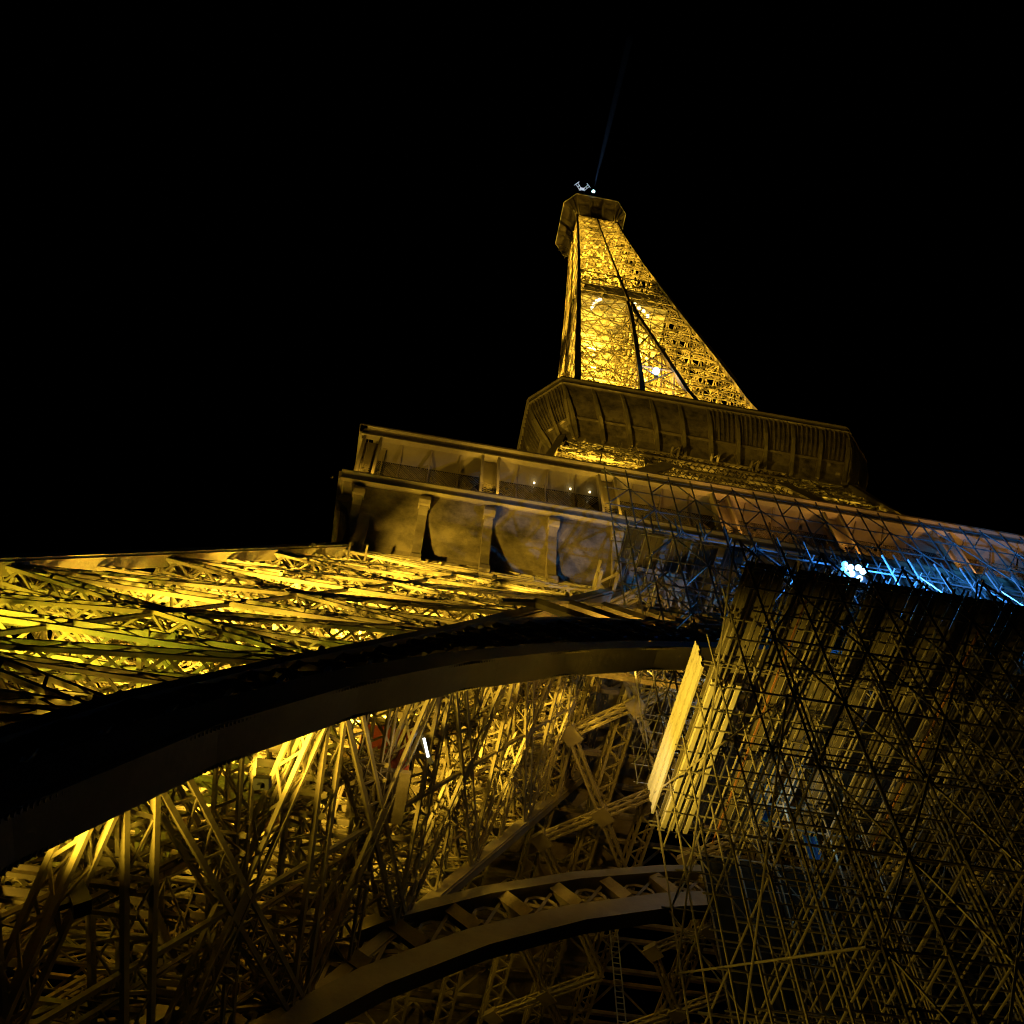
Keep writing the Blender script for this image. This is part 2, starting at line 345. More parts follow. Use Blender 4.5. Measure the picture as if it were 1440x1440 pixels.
# ------------------------------------------------------------------ first floor
F1 = empty('first_floor', (0, 0, 57.6), T)
HF = 35.35
def rot4(k, x, y, z):                       # k-th side: k=0 is the front
    for _ in range(k): x, y = -y, x
    return (x, y, z)
SIDES = {0: 'front', 3: 'left'}
slab = MB()
for k in range(4): slab.box8([rot4(k,*p) for p in ((-HF,-HF,56.9),(12,-HF,56.9),(12,-12,56.9),(-HF,-12,56.9),(-HF,-HF,57.45),(12,-HF,57.45),(12,-12,57.45),(-HF,-12,57.45))][:]) if False else None
slab.box((0,-23.7,57.1),(70.4,23.2,0.5)); slab.box((0,23.7,57.1),(70.4,23.2,0.5)); slab.box((-23.7,0,57.1),(23.1,24.1,0.5)); slab.box((23.7,0,57.1),(23.1,24.1,0.5))
slab.build('deck', IRON2, F1)
for k in range(4):
    m = MB()                                # moulded edge of the deck
    m.beam(rot4(k,-HF,-HF,57.25), rot4(k,HF,-HF,57.25), 0.14, 0.55); m.beam(rot4(k,-HF-.1,-HF-.1,57.62), rot4(k,HF+.1,-HF-.1,57.62), 0.34, 0.14); m.beam(rot4(k,-HF-.05,-HF-.05,56.9), rot4(k,HF+.05,-HF-.05,56.9), 0.22, 0.12)
    m.build('edge_moulding', IRON, F1)
    if k in (1, 2):
        continue
    prof = [(35.2, 56.8), (34.95, 56.0), (34.5, 55.0), (34.0, 54.0), (33.6, 53.0), (33.4, 52.2)]
    xs = [-35.2+3.8*i+ (0.0) for i in range(19)]
    xs = [-34.2+3.8*i for i in range(19)]
    for i in range(18):                     # curved cove panels between corbels
        m = MB()
        for (ya, za), (yb, zb) in zip(prof, prof[1:]):
            m.box8([rot4(k,*p) for p in ((xs[i],-ya,za),(xs[i+1],-ya,za),(xs[i+1],-yb,zb),(xs[i],-yb,zb),(xs[i],-ya+.1,za-.02),(xs[i+1],-ya+.1,za-.02),(xs[i+1],-yb+.1,zb-.02),(xs[i],-yb+.1,zb-.02))])
        m.build('cove_panel', SHADE_MOTTLE, F1)
    for i in range(19):
        m = MB(); x = xs[i]
        P = [(35.28,56.75),(35.35,56.2),(35.1,55.7),(34.75,55.3),(34.45,54.2),(34.2,53.0),(34.15,52.2),(34.35,51.6),(34.2,51.0),(33.6,50.8),(33.3,51.2),(33.3,56.7)]
        m.prism([rot4(k, x-.26, -a, b) for a, b in P], V(rot4(k, .52, 0, 0)))
        m.tube(rot4(k, x-.34, -35.05, 56.15), rot4(k, x+.34, -35.05, 56.15), 0.42, 10); m.tube(rot4(k, x-.3, -34.1, 51.5), rot4(k, x+.3, -34.1, 51.5), 0.36, 8)
        m.build('corbel', IRON2, F1)
    m = MB(); m.beam(rot4(k,-33.9,-33.45,50.9), rot4(k,33.9,-33.45,50.9), 0.35, 0.4); m.build('frieze_rail', IRON2, F1)
    # trellis girder under the frieze
    for i in range(18):
        m = MB(); a, b = xs[i], xs[i+1]
        for (z0, z1, y) in ((47.0, 50.6, -33.9), (43.4, 46.7, -35.4)):
            if abs((a+b)/2) > HI(z0)+3 and z0 < 46: pass
            if z0 < 46 and abs((a+b)/2) > 21: continue
            for j in range(4):
                x0 = a+(b-a)*j/4; x1 = a+(b-a)*(j+1)/4; xm = (x0+x1)/2
                for yo in (0, 0.9):
                    m.beam(rot4(k,x0,y+yo,z0), rot4(k,x1+.9,y+yo,z1), 0.10, 0.06, (0,1,0)); m.beam(rot4(k,x1,y+yo+.07,z0), rot4(k,x0-.9,y+yo+.07,z1), 0.10, 0.06, (0,1,0))
            for zz in (z0, z1): m.beam(rot4(k,a,y,zz), rot4(k,b,y,zz), 0.3, 0.25); m.beam(rot4(k,a,y+.9,zz), rot4(k,b,y+.9,zz), 0.3, 0.25)
            m.beam(rot4(k,a,y,z0), rot4(k,a,y,z1), 0.35, 0.25, (0,1,0))
        m.build('trellis_panel', IRON2, F1)
    # gallery: pillars, roof fascia, ceiling, back wall, screens
    m = MB(); m.beam(rot4(k,-35.0,-34.98,64.25), rot4(k,35.0,-34.98,64.25), 0.22, 0.75); m.beam(rot4(k,-35.3,-35.06,64.72), rot4(k,35.3,-35.06,64.72), 0.5, 0.2); m.beam(rot4(k,-35.05,-35.0,63.75), rot4(k,35.05,-35.0,63.75), 0.34, 0.2)
    m.build('roof_fascia', IRON, F1)
    for i in range(9):
        a, b = -34.3+7.62*i, -34.3+7.62*(i+1)
        m = MB(); m.box8([rot4(k,*p) for p in ((a,-34.85,63.95),(b,-34.85,63.95),(b,-33.3,63.75),(a,-33.3,63.75),(a,-34.85,64.05),(b,-34.85,64.05),(b,-33.3,63.85),(a,-33.3,63.85))])
        m.build('ceiling_panel', IRON, F1)
        m = MB(); m.box8([rot4(k,*p) for p in ((a+.03,-33.4,57.6),(b-.03,-33.4,57.6),(b-.03,-33.3,57.6),(a+.03,-33.3,57.6),(a+.03,-33.4,63.7),(b-.03,-33.4,63.7),(b-.03,-33.3,63.7),(a+.03,-33.3,63.7))]); m.build('back_wall', GLASS, F1)
        m = MB()                            # diamond mesh screen
        for j in range(52):
            x0 = a+(b-a)*j/52
            for s in (1, -1):
                x1 = x0+s*1.5
                if a < x1 < b: m.beam(rot4(k,x0,-33.55+.02*s,60.8), rot4(k,x1,-33.55+.02*s,63.3), 0.03, 0.03)
        m.build('mesh_screen', IRON, F1)
        for f in (0.25, 0.5, 0.75):         # roof struts
            x = a+(b-a)*f; m = MB()
            m.beam(rot4(k,x,-34.7,63.9), rot4(k,x,-33.6,63.0 if f == .5 else 63.4), 0.08, 0.2); m.build('roof_strut', IRON2, F1)
            MB().beam(rot4(k,x,-33.62,57.6), rot4(k,x,-33.62,62.9 if f != .5 else 63.7), 0.09, 0.09, (1,0,0)).build('screen_post', IRON2, F1)
    for i in range(10):
        x = -34.3+7.62*i; m = MB()
        for dx in (-0.52, 0.52): m.beam(rot4(k,x+dx,-34.75,58.2), rot4(k,x+dx,-34.85,63.7), 0.16, 0.55, (0,1,0))
        m.beam(rot4(k,x-.52,-34.75,58.15), rot4(k,x+.52,-34.75,58.15), 0.55, 0.22); m.beam(rot4(k,x,-34.75,57.6), rot4(k,x,-34.75,58.1), 0.5, 0.4, (0,1,0))
        m.quad([rot4(k,x-.5,-34.55,60.4), rot4(k,x+.5,-34.55,60.4), rot4(k,x+.5,-34.6,63.7), rot4(k,x-.5,-34.6,63.7)], 0.05, rot4(k,0,1,0))
        p = m.build('gallery_pillar', IRON, F1)
        m = MB()
        for j in range(9):
            for s in (1, -1):
                z0 = 58.3+j*0.26; m.beam(rot4(k,x-.45*s,-34.6,z0), rot4(k,x+.45*s,-34.62,z0+.55), 0.035, 0.03, (0,1,0))
        m.build('pillar_mesh', IRON, F1)
# girders and braced bays under the first floor
UF = empty('underfloor_girders', (0, -20, 50), T)
for gx in (-26.5, -23.3, -20.2, -17.05, -13.9, -8, -3, 3, 8, 13.9, 17.05, 20.2):
    m = MB(); y0 = -36.5 if abs(gx) < 21 else -32
    for dx in (-0.45, 0.45):
        m.girder((gx+dx,y0,50.2), (gx+dx,30,50.2), (1,0,0), 1.1, 0.14, cw=0.18, pitch=0.8, bw=0.12, lay=1)
    m.girder((gx,y0,49.6), (gx,30,49.6), (0,0,1), 1.05, 0.1, cw=0.16, pitch=0.8, bw=0.12, lay=1)
    m.build('depth_girder', IRON, UF)
for (x0, mir) in ((-17.05, 1), (-8.0, 1), (8.0, -1), (17.05, -1)):
    nd = {}
    for k in range(7):
        nd['p', k] = V((x0, -37.4+8.5*k, 48.6)); nd['q', k] = V((x0-3.15*mir, -34.7+8.5*k, 48.6)); nd['r', k] = V((x0+3.15*mir, -40.1+8.5*k, 48.6))
    for k in range(7):
        for (a, b) in ((('q',k),('p',k)), (('p',k),('r',k)), (('q',k),('p',k+1)), (('p',k),('r',k+1))):
            if b not in nd or nd[b].y < -38: continue
            e = .035 if b[1] == k else 0
            MB().girder(nd[a]+V((0,0,e)), nd[b]+V((0,0,e)), (0,0,1), 0.5, 0.4, cw=0.13, pitch=0.75, bw=.07).build('floor_brace', IRON, UF)
        for c in (nd['p',k], nd['q',k]):
            m = MB(); m.prism([(c.x-.75,c.y-.1,c.z-.34),(c.x-.1,c.y-.85,c.z-.34),(c.x+.75,c.y+.1,c.z-.34),(c.x+.1,c.y+.85,c.z-.34)], (0,0,.08)); m.prism([(c.x-.6,c.y,c.z-.26),(c.x,c.y-.7,c.z-.26),(c.x+.6,c.y,c.z-.26),(c.x,c.y+.7,c.z-.26)], (0,0,.4)); m.build('gusset_plate', IRON, UF)
for k in range(12):
    y = -31+k*5.0
    m = MB(); m.girder((-30, y, 54.5), (30, y, 54.5), (0,1,0), 3.0, 0.3, cw=0.3, pitch=2.5, bw=0.2, lay=1); m.build('cross_girder', IRON2, UF)
# ------------------------------------------------------------------ legs from the first to the second floor
ZU = [57.6, 66, 74, 82, 89.5, 96.5, 102.5, 108, 114]
for (sx, sy) in ((-1,-1), (1,-1), (-1,1), (1,1)):
    make_leg('upper_leg', sx, sy, ZU, 0.75, 0.75, T, full=(sy == -1 or sx == -1), secondary=(sy == -1), gd=0.35)
B2 = empty('second_belt', (0, -19, 98), T)
for k in (0, 3, 2):
    for j in range(8):
        a = -8.6+2.15*j; b = a+2.15; m = MB()
        for (z0, z1, y) in ((96.0, 99.6, -19.5), (101.0, 104.5, -18.2), (105.0, 107.4, -17.5)):
            for i in range(3):
                x0 = a+(b-a)*i/3; x1 = a+(b-a)*(i+1)/3
                m.beam(rot4(k,x0,y,z0), rot4(k,x1+.8,y,z1), 0.09, 0.06, (0,1,0)); m.beam(rot4(k,x1,y+.07,z0), rot4(k,x0-.8,y+.07,z1), 0.09, 0.06, (0,1,0))
            m.beam(rot4(k,a,y,z0), rot4(k,b,y,z0), 0.3, 0.22); m.beam(rot4(k,a,y,z1), rot4(k,b,y,z1), 0.3, 0.22)
        m.build('trellis_panel', IRON2, B2)
    for s in (-1, 1):
        m = MB(); m.prism([rot4(k,s*5.2,-19.6,100.4), rot4(k,s*6.8,-19.5,100.9), rot4(k,s*11.2,-19.9,96.3), rot4(k,s*9.5,-20.0,95.6)], V(rot4(k,0,0.5,0))); m.build('haunch_plate', IRON2, B2)
for z in (98, 103, 107):
    for s in (-4.5, 0, 4.5):
        MB().girder((-19, s, z), (19, s, z), (0,0,1), 0.9, 0.4, lay=1).build('cross_girder', IRON2, B2)
        MB().girder((s, -19, z-.6), (s, 19, z-.6), (0,0,1), 0.9, 0.4, lay=1).build('cross_girder', IRON2, B2)
# ------------------------------------------------------------------ second floor
F2 = empty('second_floor', (0, 0, 116), T); H2 = 20.48; C2 = 3.28
def octo(h, c, z): return [V((-h+c,-h,z)), V((h-c,-h,z)), V((h,-h+c,z)), V((h,h-c,z)), V((h-c,h,z)), V((-h+c,h,z)), V((-h,h-c,z)), V((-h,-h+c,z))]
def ring(m, P, Q, P2, Q2):
    k = len(P)
    for i in range(k):
        j = (i+1) % k; m.box8([P[i],P[j],Q[j],Q[i],P2[i],P2[j],Q2[j],Q2[i]])
m = MB(); O, I = octo(H2, C2, 115.2), octo(11, 2, 115.2); up = V((0,0,.35)); ring(m, O, I, [p+up for p in O], [p+up for p in I]); m.build('deck', IRON2, F2)
O = octo(H2, C2, 115.3); Oi = octo(H2-.18, C2, 115.3)
for i in range(8):
    j = (i+1) % 8; h = V((0,0,1.25)); m = MB(); m.box8([O[i],O[j],Oi[j],Oi[i],O[i]+h,O[j]+h,Oi[j]+h,Oi[i]+h])
    d = (O[j]-O[i]).normalized(); nn = V((d.y,-d.x,0)); m.beam(O[i]+V((0,0,1.28))+nn*.08, O[j]+V((0,0,1.28))+nn*.08, 0.3, 0.14); m.beam(O[i]+nn*.06, O[j]+nn*.06, 0.22, 0.16)
    m.build('fascia_panel', IRON, F2)
    m = MB()                                # mesh railing above the fascia
    L = (O[j]-O[i]).length; n = int(L/1.1)
    for q in range(n+1): p = O[i].lerp(O[j], q/n)-nn*.1; m.beam(p+V((0,0,1.2)), p+V((0,0,2.3)), 0.06, 0.06, (1,0,0))
    m.beam(O[i]+V((0,0,2.3))-nn*.1, O[j]+V((0,0,2.3))-nn*.1, 0.07, 0.07); m.build('railing', DARKM, F2)
pr2 = [(20.35, 115.15, C2), (20.1, 113.9, C2), (19.5, 112.2, 3.0), (18.6, 110.3, 2.6), (17.8, 108.8, 2.2), (17.3, 107.4, 2.0)]
rings = [octo(h, c, z) for h, z, c in pr2]
for i in (7, 0, 1, 6, 2):
    j = (i+1) % 8
    L = (rings[0][j]-rings[0][i]).length; n = max(1, int(round(L/3.36))) if L > 8 else 2
    d = (rings[0][j]-rings[0][i]).normalized(); nn = V((d.y, -d.x, 0))
    for q in range(n):
        m = MB(); f0, f1 = q/n, (q+1)/n
        for a, b in zip(rings, rings[1:]):
            P = [a[i].lerp(a[j], f0), a[i].lerp(a[j], f1), b[i].lerp(b[j], f1), b[i].lerp(b[j], f0)]; m.box8(P+[p-nn*.08 for p in P])
        m.build('cove_panel', SHADE_MOTTLE, F2)
        m = MB()                            # slim ribs of the coffer
        for r in (range(1, 6) if not (i == 0 and q < 5) else ()):
            f = f0+(f1-f0)*r/6
            for a, b in list(zip(rings, rings[1:]))[:3]: m.beam(a[i].lerp(a[j], f)+nn*.1, b[i].lerp(b[j], f)+nn*.1, 0.09, 0.28, nn)
        for lv in (3,): m.beam(rings[lv][i].lerp(rings[lv][j], f0)+nn*.12, rings[lv][i].lerp(rings[lv][j], f1)+nn*.12, 0.3, 0.3)
        m.build('coffer_ribs', IRON2, F2)
    for q in range(n+1):
        f = q/n; m = MB()
        offs = [-.28, -.12, .15, .4, .45, .2]
        for q2, (a, b) in enumerate(zip(rings, rings[1:])): m.beam(a[i].lerp(a[j], f)+nn*offs[q2], b[i].lerp(b[j], f)+nn*offs[q2+1], 0.32, 0.75, nn)
        m.build('bracket', IRON, F2)
m = MB(); m.box((0,0,115.0),(30,30,0.3)) if False else None
for k in range(4):                          # floor beams under the deck
    for s in (-14, -9.5, -4.8, 0, 4.8, 9.5, 14):
        if k < 2:
            MB().girder(rot4(k, s, -17.3, 113.5), rot4(k, s, 17.3, 113.5-0.7*k), rot4(k,1,0,0), 2.0, 0.25, pitch=1.6, lay=1).build('floor_girder', IRON2, F2)
# ------------------------------------------------------------------ spire above the second floor
SP = empty('spire', (0, 0, 116), T)
ZS = [116, 123.5, 131.5, 140, 149, 158, 168, 178.5, 188, 198, 208, 218, 227, 235.5, 243.5, 251, 258, 264, 269]
for a, b in zip(ZS, ZS[1:]):
    fine = MB()
    HOa, HOb, HIa, HIb = HO(a), HO(b), HI(a), HI(b)
    for k in range(4):
        P = lambda x, h, z, d=0.0: V(rot4(k, x, -h+d, z))
        cw = max(0.42, 0.95*HOa/15)
        chord_mesh(P(-HOa,HOa,a), P(-HOb,HOb,b), cw, V()).build('corner_chord', IRON, SP)
        n = V(rot4(k, 0, -1, 0)); w = max(0.24, 0.55*HOa/15)
        if HIa > 0.6:
            for s in (-1, 1): chord_mesh(P(s*HIa,HOa,a), P(s*HIb,HOb,b), cw*0.85, V()).build('inner_chord', IRON, SP)
            halves = [(-HOa,-HIa,-HOb,-HIb), (HIa,HOa,HIb,HOb)]; fine.beam(P(-HIa,HOa,a), P(HIb,HOb,b), 0.2, 0.2, n); fine.beam(P(HIa,HOa,a,.1), P(-HIb,HOb,b,.1), 0.2, 0.2, n); fine.beam(P(-HIb,HOb,b), P(HIb,HOb,b), 0.25, 0.25, n)
        else:
            chord_mesh(P(0,HOa,a), P(0,HOb,b), cw*0.8, V()).build('inner_chord', IRON, SP); halves = [(-HOa,0,-HOb,0), (0,HOa,0,HOb)]
        for (x0, x1, X0, X1) in halves:
            MB().girder(P(x0,HOa,a,.1), P(X1,HOb,b,.1), n, w, 0.07, cw=w*.24, lay=1).build('cross_brace', IRON, SP)
            MB().girder(P(x1,HOa,a,.13), P(X0,HOb,b,.13), n, w, 0.06, cw=w*.24, lay=1).build('cross_brace', IRON, SP)
            MB().girder(P(X0,HOb,b,.1), P(X1,HOb,b,.1), n, w, 0.09, cw=w*.24, lay=1).build('horizontal_girder', IRON, SP)
            nn = 4
            for q in range(nn):             # lacing: zigzags and half-height rails, also on the inner walls of the corner posts
                f, f2 = q/nn, (q+1)/nn
                fine.beam(P(x0+(x1-x0)*f,HOa,a,.35), P(X0+(X1-X0)*f2,HOb,b,.35), 0.11 if k in (0, 3) else .24, 0.05, n); fine.beam(P(x0+(x1-x0)*f2,HOa,a,.42), P(X0+(X1-X0)*f,HOb,b,.42), 0.11 if k in (0, 3) else .24, 0.05, n)
            fine.beam(P((x0+X0)/2,(HOa+HOb)/2,(a+b)/2,.3), P((x1+X1)/2,(HOa+HOb)/2,(a+b)/2,.3), 0.26, 0.15, n)
            for f in (.25, .75): fine.beam(P(x0+(X0-x0)*f,HOa+(HOb-HOa)*f,a+(b-a)*f,.5), P(x1+(X1-x1)*f,HOa+(HOb-HOa)*f,a+(b-a)*f,.5), 0.14, 0.06, n)
        if HIa > 0.6:                       # inner walls
            for s in (-1, 1):
                A, B, C, D = P(s*HIa,HOa,a), P(s*HIa,HIa,a), P(s*HIb,HOb,b), P(s*HIb,HIb,b); nx = V(rot4(k,1,0,0))
                fine.girder(A, D, nx, w, .25, lay=1); fine.girder(B, C, nx, w, .2, lay=1); fine.beam(C, D, .3, .3, nx)
                for q in range(4):
                    fine.beam(A.lerp(B, q/4), C.lerp(D, (q+1)/4), .12, .08, nx); fine.beam(A.lerp(B, (q+1)/4), C.lerp(D, q/4), .12, .08, nx)
    for s in (-1, 1):                       # horizontal frames inside
        fine.girder((-HOb, -HOb*s, b), (HOb, HOb*s, b), (0,0,1), w*1.2, .25, lay=1); fine.girder((-HOb*.9, HOb*.45*s, b), (HOb*.9, HOb*.45*s, b), (0,0,1), w, .25, lay=1); fine.girder((HOb*.45*s, -HOb*.9, b-.3), (HOb*.45*s, HOb*.9, b-.3), (0,0,1), w, .25, lay=1)
    fine.build('lacing', IRON, SP, 'stuff')
# lift shaft with guide rails in the middle
for (x, y) in ((-1.6,-1.6), (1.6,-1.6), (1.6,1.6), (-1.6,1.6)):
    MB().girder((x,y,116), (x,y,272), (x,y,0), 0.5, 0.3, lay=1, pitch=1.5).build('lift_guide', IRON, SP)
# closed box of the intermediate platform
m = MB(); h = HO(203)-1.7; m.box((0,0,203),(2*h,2*h,0.4)); m.build('platform_floor', PLATE, SP)
for k in range(4):
    m = MB(); h0, h1 = HO(199)-1.6, HO(205.5)-1.6; m.quad([rot4(k,-h0,-h0,199),rot4(k,h0,-h0,199),rot4(k,h1,-h1,205.5),rot4(k,-h1,-h1,205.5)], .12, rot4(k,0,1,0)); m.build('platform_wall', PLATE, SP)
h = HO(193)-.6; m = MB(); m.box((0, 0.5, 193.2), (2*h-.4, 2*h-.4, .3)); m.build('platform_soffit', CREAM, SP)
# ------------------------------------------------------------------ summit
SU = empty('summit_cabin', (0,0,276), T)
hs = [(5.0,0.6,267.5),(5.4,0.9,270.5),(6.5,1.7,273.8),(8.0,2.7,276.6)]
R8 = [octo(h,c,z) for h,c,z in hs]
for i in range(8):
    j = (i+1) % 8; m = MB()
    for a, b in zip(R8, R8[1:]):
        P = [a[i],a[j],b[j],b[i]]; ctr = V((0,0,.0)); q = [p*0.985+V((0,0,p.z*.015+.06)) for p in P]; m.box8(P+q)
    m.build('flare_panel', IRON2, SU)
    m = MB()
    for a, b in zip(R8, R8[1:]): m.beam(a[i], b[i], .25, .3, (a[i].x,a[i].y,0))
    for f in (0.33, 0.66):
        for a, b in zip(R8, R8[1:]): m.beam(a[i].lerp(a[j],f)*.995, b[i].lerp(b[j],f)*.995, .14, .9, (a[i].x,a[i].y,0))
    m.build('flare_rib', IRON, SU)
    A, B = octo(8.14,2.74,277), octo(8.14,2.74,277); m = MB(); m.beam(A[i], A[j], .22, .3); m.build('rim', CREAM, SU)  # pale cream on the iron rim stands in for its bright lit edge
    a, b = octo(7.9,2.7,277.1), octo(7.5,2.6,280.6); m = MB(); P = [a[i],a[j],b[j],b[i]]; m.box8(P+[V((p.x*.98,p.y*.98,p.z)) for p in P]); m.build('cabin_wall', DARKM, SU)
m = MB(); O, I = octo(7.6,2.6,280.7), octo(1,.3,283); ring(m, O, I, [p+V((0,0,.2)) for p in O], [p+V((0,0,.2)) for p in I]); m.build('cabin_roof', DARKM, SU)
m = MB(); O, I = octo(7.9,2.7,276.7), octo(0.5,.1,276.7); ring(m, O, I, [p+V((0,0,.2)) for p in O], [p+V((0,0,.2)) for p in I]); m.build('cabin_floor', IRON2, SU)
for (x, y) in ((-5.5,-4),(4.2,3),(5.5,-5.5),(-3,6)):
    m = MB(); m.tube((x,y,282),(x,y,290),.12); m.build('whip_aerial', DARKM, SU)
m = MB()
for (x, y) in ((-.9,-.9),(.9,-.9),(.9,.9),(-.9,.9)): m.beam((x,y,283),(x*.4,y*.4,319),.14,.14,(1,0,0))
for k in range(18): z = 283+2*k; r = .9-.54*k/18; m.beam((-r,-r,z),(r,-r,z+2),.08,.08); m.beam((r,-r,z),(r,r,z+2),.08,.08); m.beam((r,r,z),(-r,r,z+2),.08,.08); m.beam((-r,r,z),(-r,-r,z+2),.08,.08)
m.build('antenna_mast', DARKM, SU)
m = MB()                                    # white aerial frames at the tip of the mast
for (A, B) in ((V((-.35,-.2,322)), V((-1.9,-1.7,322.3))), (V((.5,-.3,322)), V((1.75,-1.75,322.3)))):
    d = (B-A).normalized(); u = V((-d.y, d.x, 0))
    for s in (-.33, .33): m.beam(A+u*s, B+u*s, .13, .13)
    m.beam(B-u*.95, B+u*.95, .15, .15); m.beam(A.lerp(B,.55)-u*.33, A.lerp(B,.55)+u*.33, .12, .12); m.beam(A-u*.4, A+u*.4, .2, .2); m.beam(A.lerp(B,.2)-u*.33, A.lerp(B,.2)+u*.33, .1, .1)
m.box((0,-.5,321.9),(1.3,.7,.35)); m.build('antenna_frame', WHITEP, SU)

# ------------------------------------------------------------------ tower floodlights (housing, glowing lens and the light itself)
def flood(part, loc, power, color, aim=None, spot=None, radius=0.2, size=0.5, lens=None, blend=.6):
    loc = V(loc); d = ((V(aim)-loc).normalized() if aim else V((0,0,1)))
    m = MB(); m.beam(loc-d*size*1.1, loc-d*0.45*size, size*1.1, size*.8, (0.2,1,.1)); m.beam(loc-d*size*1.1, loc-d*size*1.6, size*.3, size*.3, (0.2,1,.1)); m.build('floodlight', DARKM, part)
    m = MB(); m.beam(loc-d*.44*size, loc-d*.40*size, size*.9, size*.6, (0.2,1,.1)); m.build('floodlight_lens', lens or L_YEL, part)
    lamp(loc, power, color, part, radius, spot, aim, blend)
LL = legs[-1]
def cpt(z, fx=.5, fy=.5, sx=-1): return inner_pt(z, fx, fy, sx, -1)
K = 1.0
for (z, fx, fy, p, c) in ((15.5, .7, .35, 2200, YEL), (19.5, .6, .25, 3200, (.82,.85,.03)), (20.5, .45, .3, 7500, GRN), (27, .55, .4, 17000, YEL), (33.5, .4, .35, 24000, YEL), (38, .6, .4, 21000, YEL), (42, .4, .4, 20000, YEL), (47, .65, .35, 5000, YEL)):
    q = cpt(z, fx, fy); flood(LL, q, p*K, c, aim=q+(V((3.5, 3.5, 20)) if z < 30 else V((8, 8, 20))), spot=120 if z > 22 else 94, blend=.45, radius=.7, size=.35)
flood(LL, (-36.2, -50.0, 15.5), 4500*K, (1,.66,.05), aim=(-34, -44, 32), spot=62, blend=.6, radius=.4, size=.35, lens=DARKM)
flood(LL, (-33.0, -46.0, 22.0), 3200*K, YEL, aim=(-30.5, -40.5, 37), spot=62, blend=.6, radius=.4, size=.35, lens=DARKM)
RL = legs[1]
for z in (24,): flood(RL, cpt(z, .5, .5, 1), 4000*K, YEL, aim=cpt(z+20, .5, .5, 1), spot=110, blend=.3)
# floods on the inner face of the left leg: throw across to the arch soffit, the girders and the scaffold
flood(LL, (-37.5, -47.5, 12.5), 2500*K, YEL, aim=(-20, -46.5, 14.5), spot=50, blend=.8, lens=DARKM)
flood(LL, (-35.4, -46.8, 17.5), 21000*K, YEL, aim=(-22.0, -47.0, 26.2), spot=36, blend=.9, lens=DARKM)
flood(FA, (-21.0, -40.4, 37.6), 9500*K, (1,.56,.06), aim=(-17.2, -29.5, 48.6), spot=50, blend=.8, size=.3)
# lamp between the planes of the arch behind the filigree
flood(FA, (-22.5, -41.2, 36.0), 700*K, (1,.56,.06), aim=(-21, -38.8, 40), spot=150, radius=.1, size=.25)
# first-floor gallery lamps on the deck edge
for i in range(7):
    x = -34.3+7.62*i
    flood(F1, (x+.9, -36.0, 57.9), 300*K if x < -15 else 300*K, (1,.6,.06) if x < -15 else ORA, aim=(x+.9, -34.4 if x < -15 else -35.1, 63.6), spot=150 if x < -15 else 110, radius=.06, size=.16, blend=.5)
for x in (-26.68, -19.06, -11.44, -3.82, 3.8): flood(F1, (x, -35.75, 57.95), 420*K, (1,.6,.07) if x < -15 else ORA, aim=(x, -35.0, 63), spot=42, radius=.06, size=.13, blend=.6)
for y in (-34.9, -27, -20): flood(F1, (-36.0, y, 57.9), 420*K, YEL, aim=(-34, y, 63), spot=160, radius=.06, size=.16)
for x in (-23.6, -21.2, -19.9):
    m = MB(); m.box((x, -33.75, 63.55), (.1, .1, .07)); m.build('ceiling_lamp', L_WARM, F1)
# lamps in front of the trellis, raking the cove from the left for corbel shadows
for (x, y, z, p, ax) in ((-35.2, -37.4, 46.3, 5000, -25.5), (-26.5, -38.3, 44.6, 1900, -18.5)): flood(F1, (x, y, z), p*K, YEL, aim=(ax, -34.3, 55.6), spot=58, radius=.12, size=.16, blend=.7)
# between first and second floor
for (x, y, z, p) in ((-19,-19,76,9000), (-14,-13,90,14000), (-13.5,-15.5,97.5,9000), (14,-14,92,7000), (-13,13,90,9000), (-20,-21,68,3000), (19.5,-17,78,9000)):
    flood(B2, (x, y, z), p*K, YEL, aim=(x*.8, y*.8, z+20), spot=150, blend=.3, radius=.1)
for (x, y, p) in ((-33, -33.8, 20000), (-3, -33.8, 1500), (14, -33.8, 1500)): flood(B2, (x, y, 66.5), p*K, YEL, aim=(x*.2+2, -18.5, 112), spot=44, radius=.05, size=.4, blend=.8)
flood(B2, (-33.3, -14, 66.5), 12000*K, YEL, aim=(-19, -14, 113), spot=42, radius=.05, size=.4, blend=.8)
# spire
for (z, p) in ((119, 13000), (130, 14000), (142, 14000), (154, 13000), (166, 11000), (178, 9500), (187, 8000), (209, 8500), (225, 7500), (241, 6000), (256, 5000)):
    r = HO(z)*.5
    for (sx, sy) in ((-1, .15), (1, .25)):
        flood(SP, (sx*r, sy*r, z), p*K*2.1, (1,.61,.05), aim=(sx*r*.8, sy*r*.8, z+12), spot=172, blend=.3)
for (x, y) in ((-6.2, -6.2), (6.2, 6.2), (5.8,-6), (-6,5.8)): flood(SU, (x, y, 266.5), 300*K, YEL, aim=(x*1.1, y*1.1, 276), spot=140, size=.3)
for x in (-4.5, 4.5): flood(SP, (x, -HO(195)+.7, 195.5), 600*K, YEL, aim=(x, -HO(203)+1.2, 203), spot=150, radius=.1, size=.25)
# clusters of lamps below the intermediate platform
for pts in (((-7.2,-8.9,182),(-6.7,-8.9,184.5),(-6.0,-8.8,187),(-5.3,-8.8,188.5)), ((1.4,-8.6,190),(2.0,-8.7,188),(2.6,-8.8,186),(3.0,-9.0,183))):
    for p in pts:
        m = MB(); m.sphere(p, .34); m.build('bulb', L_WARM, SP, smooth=True)

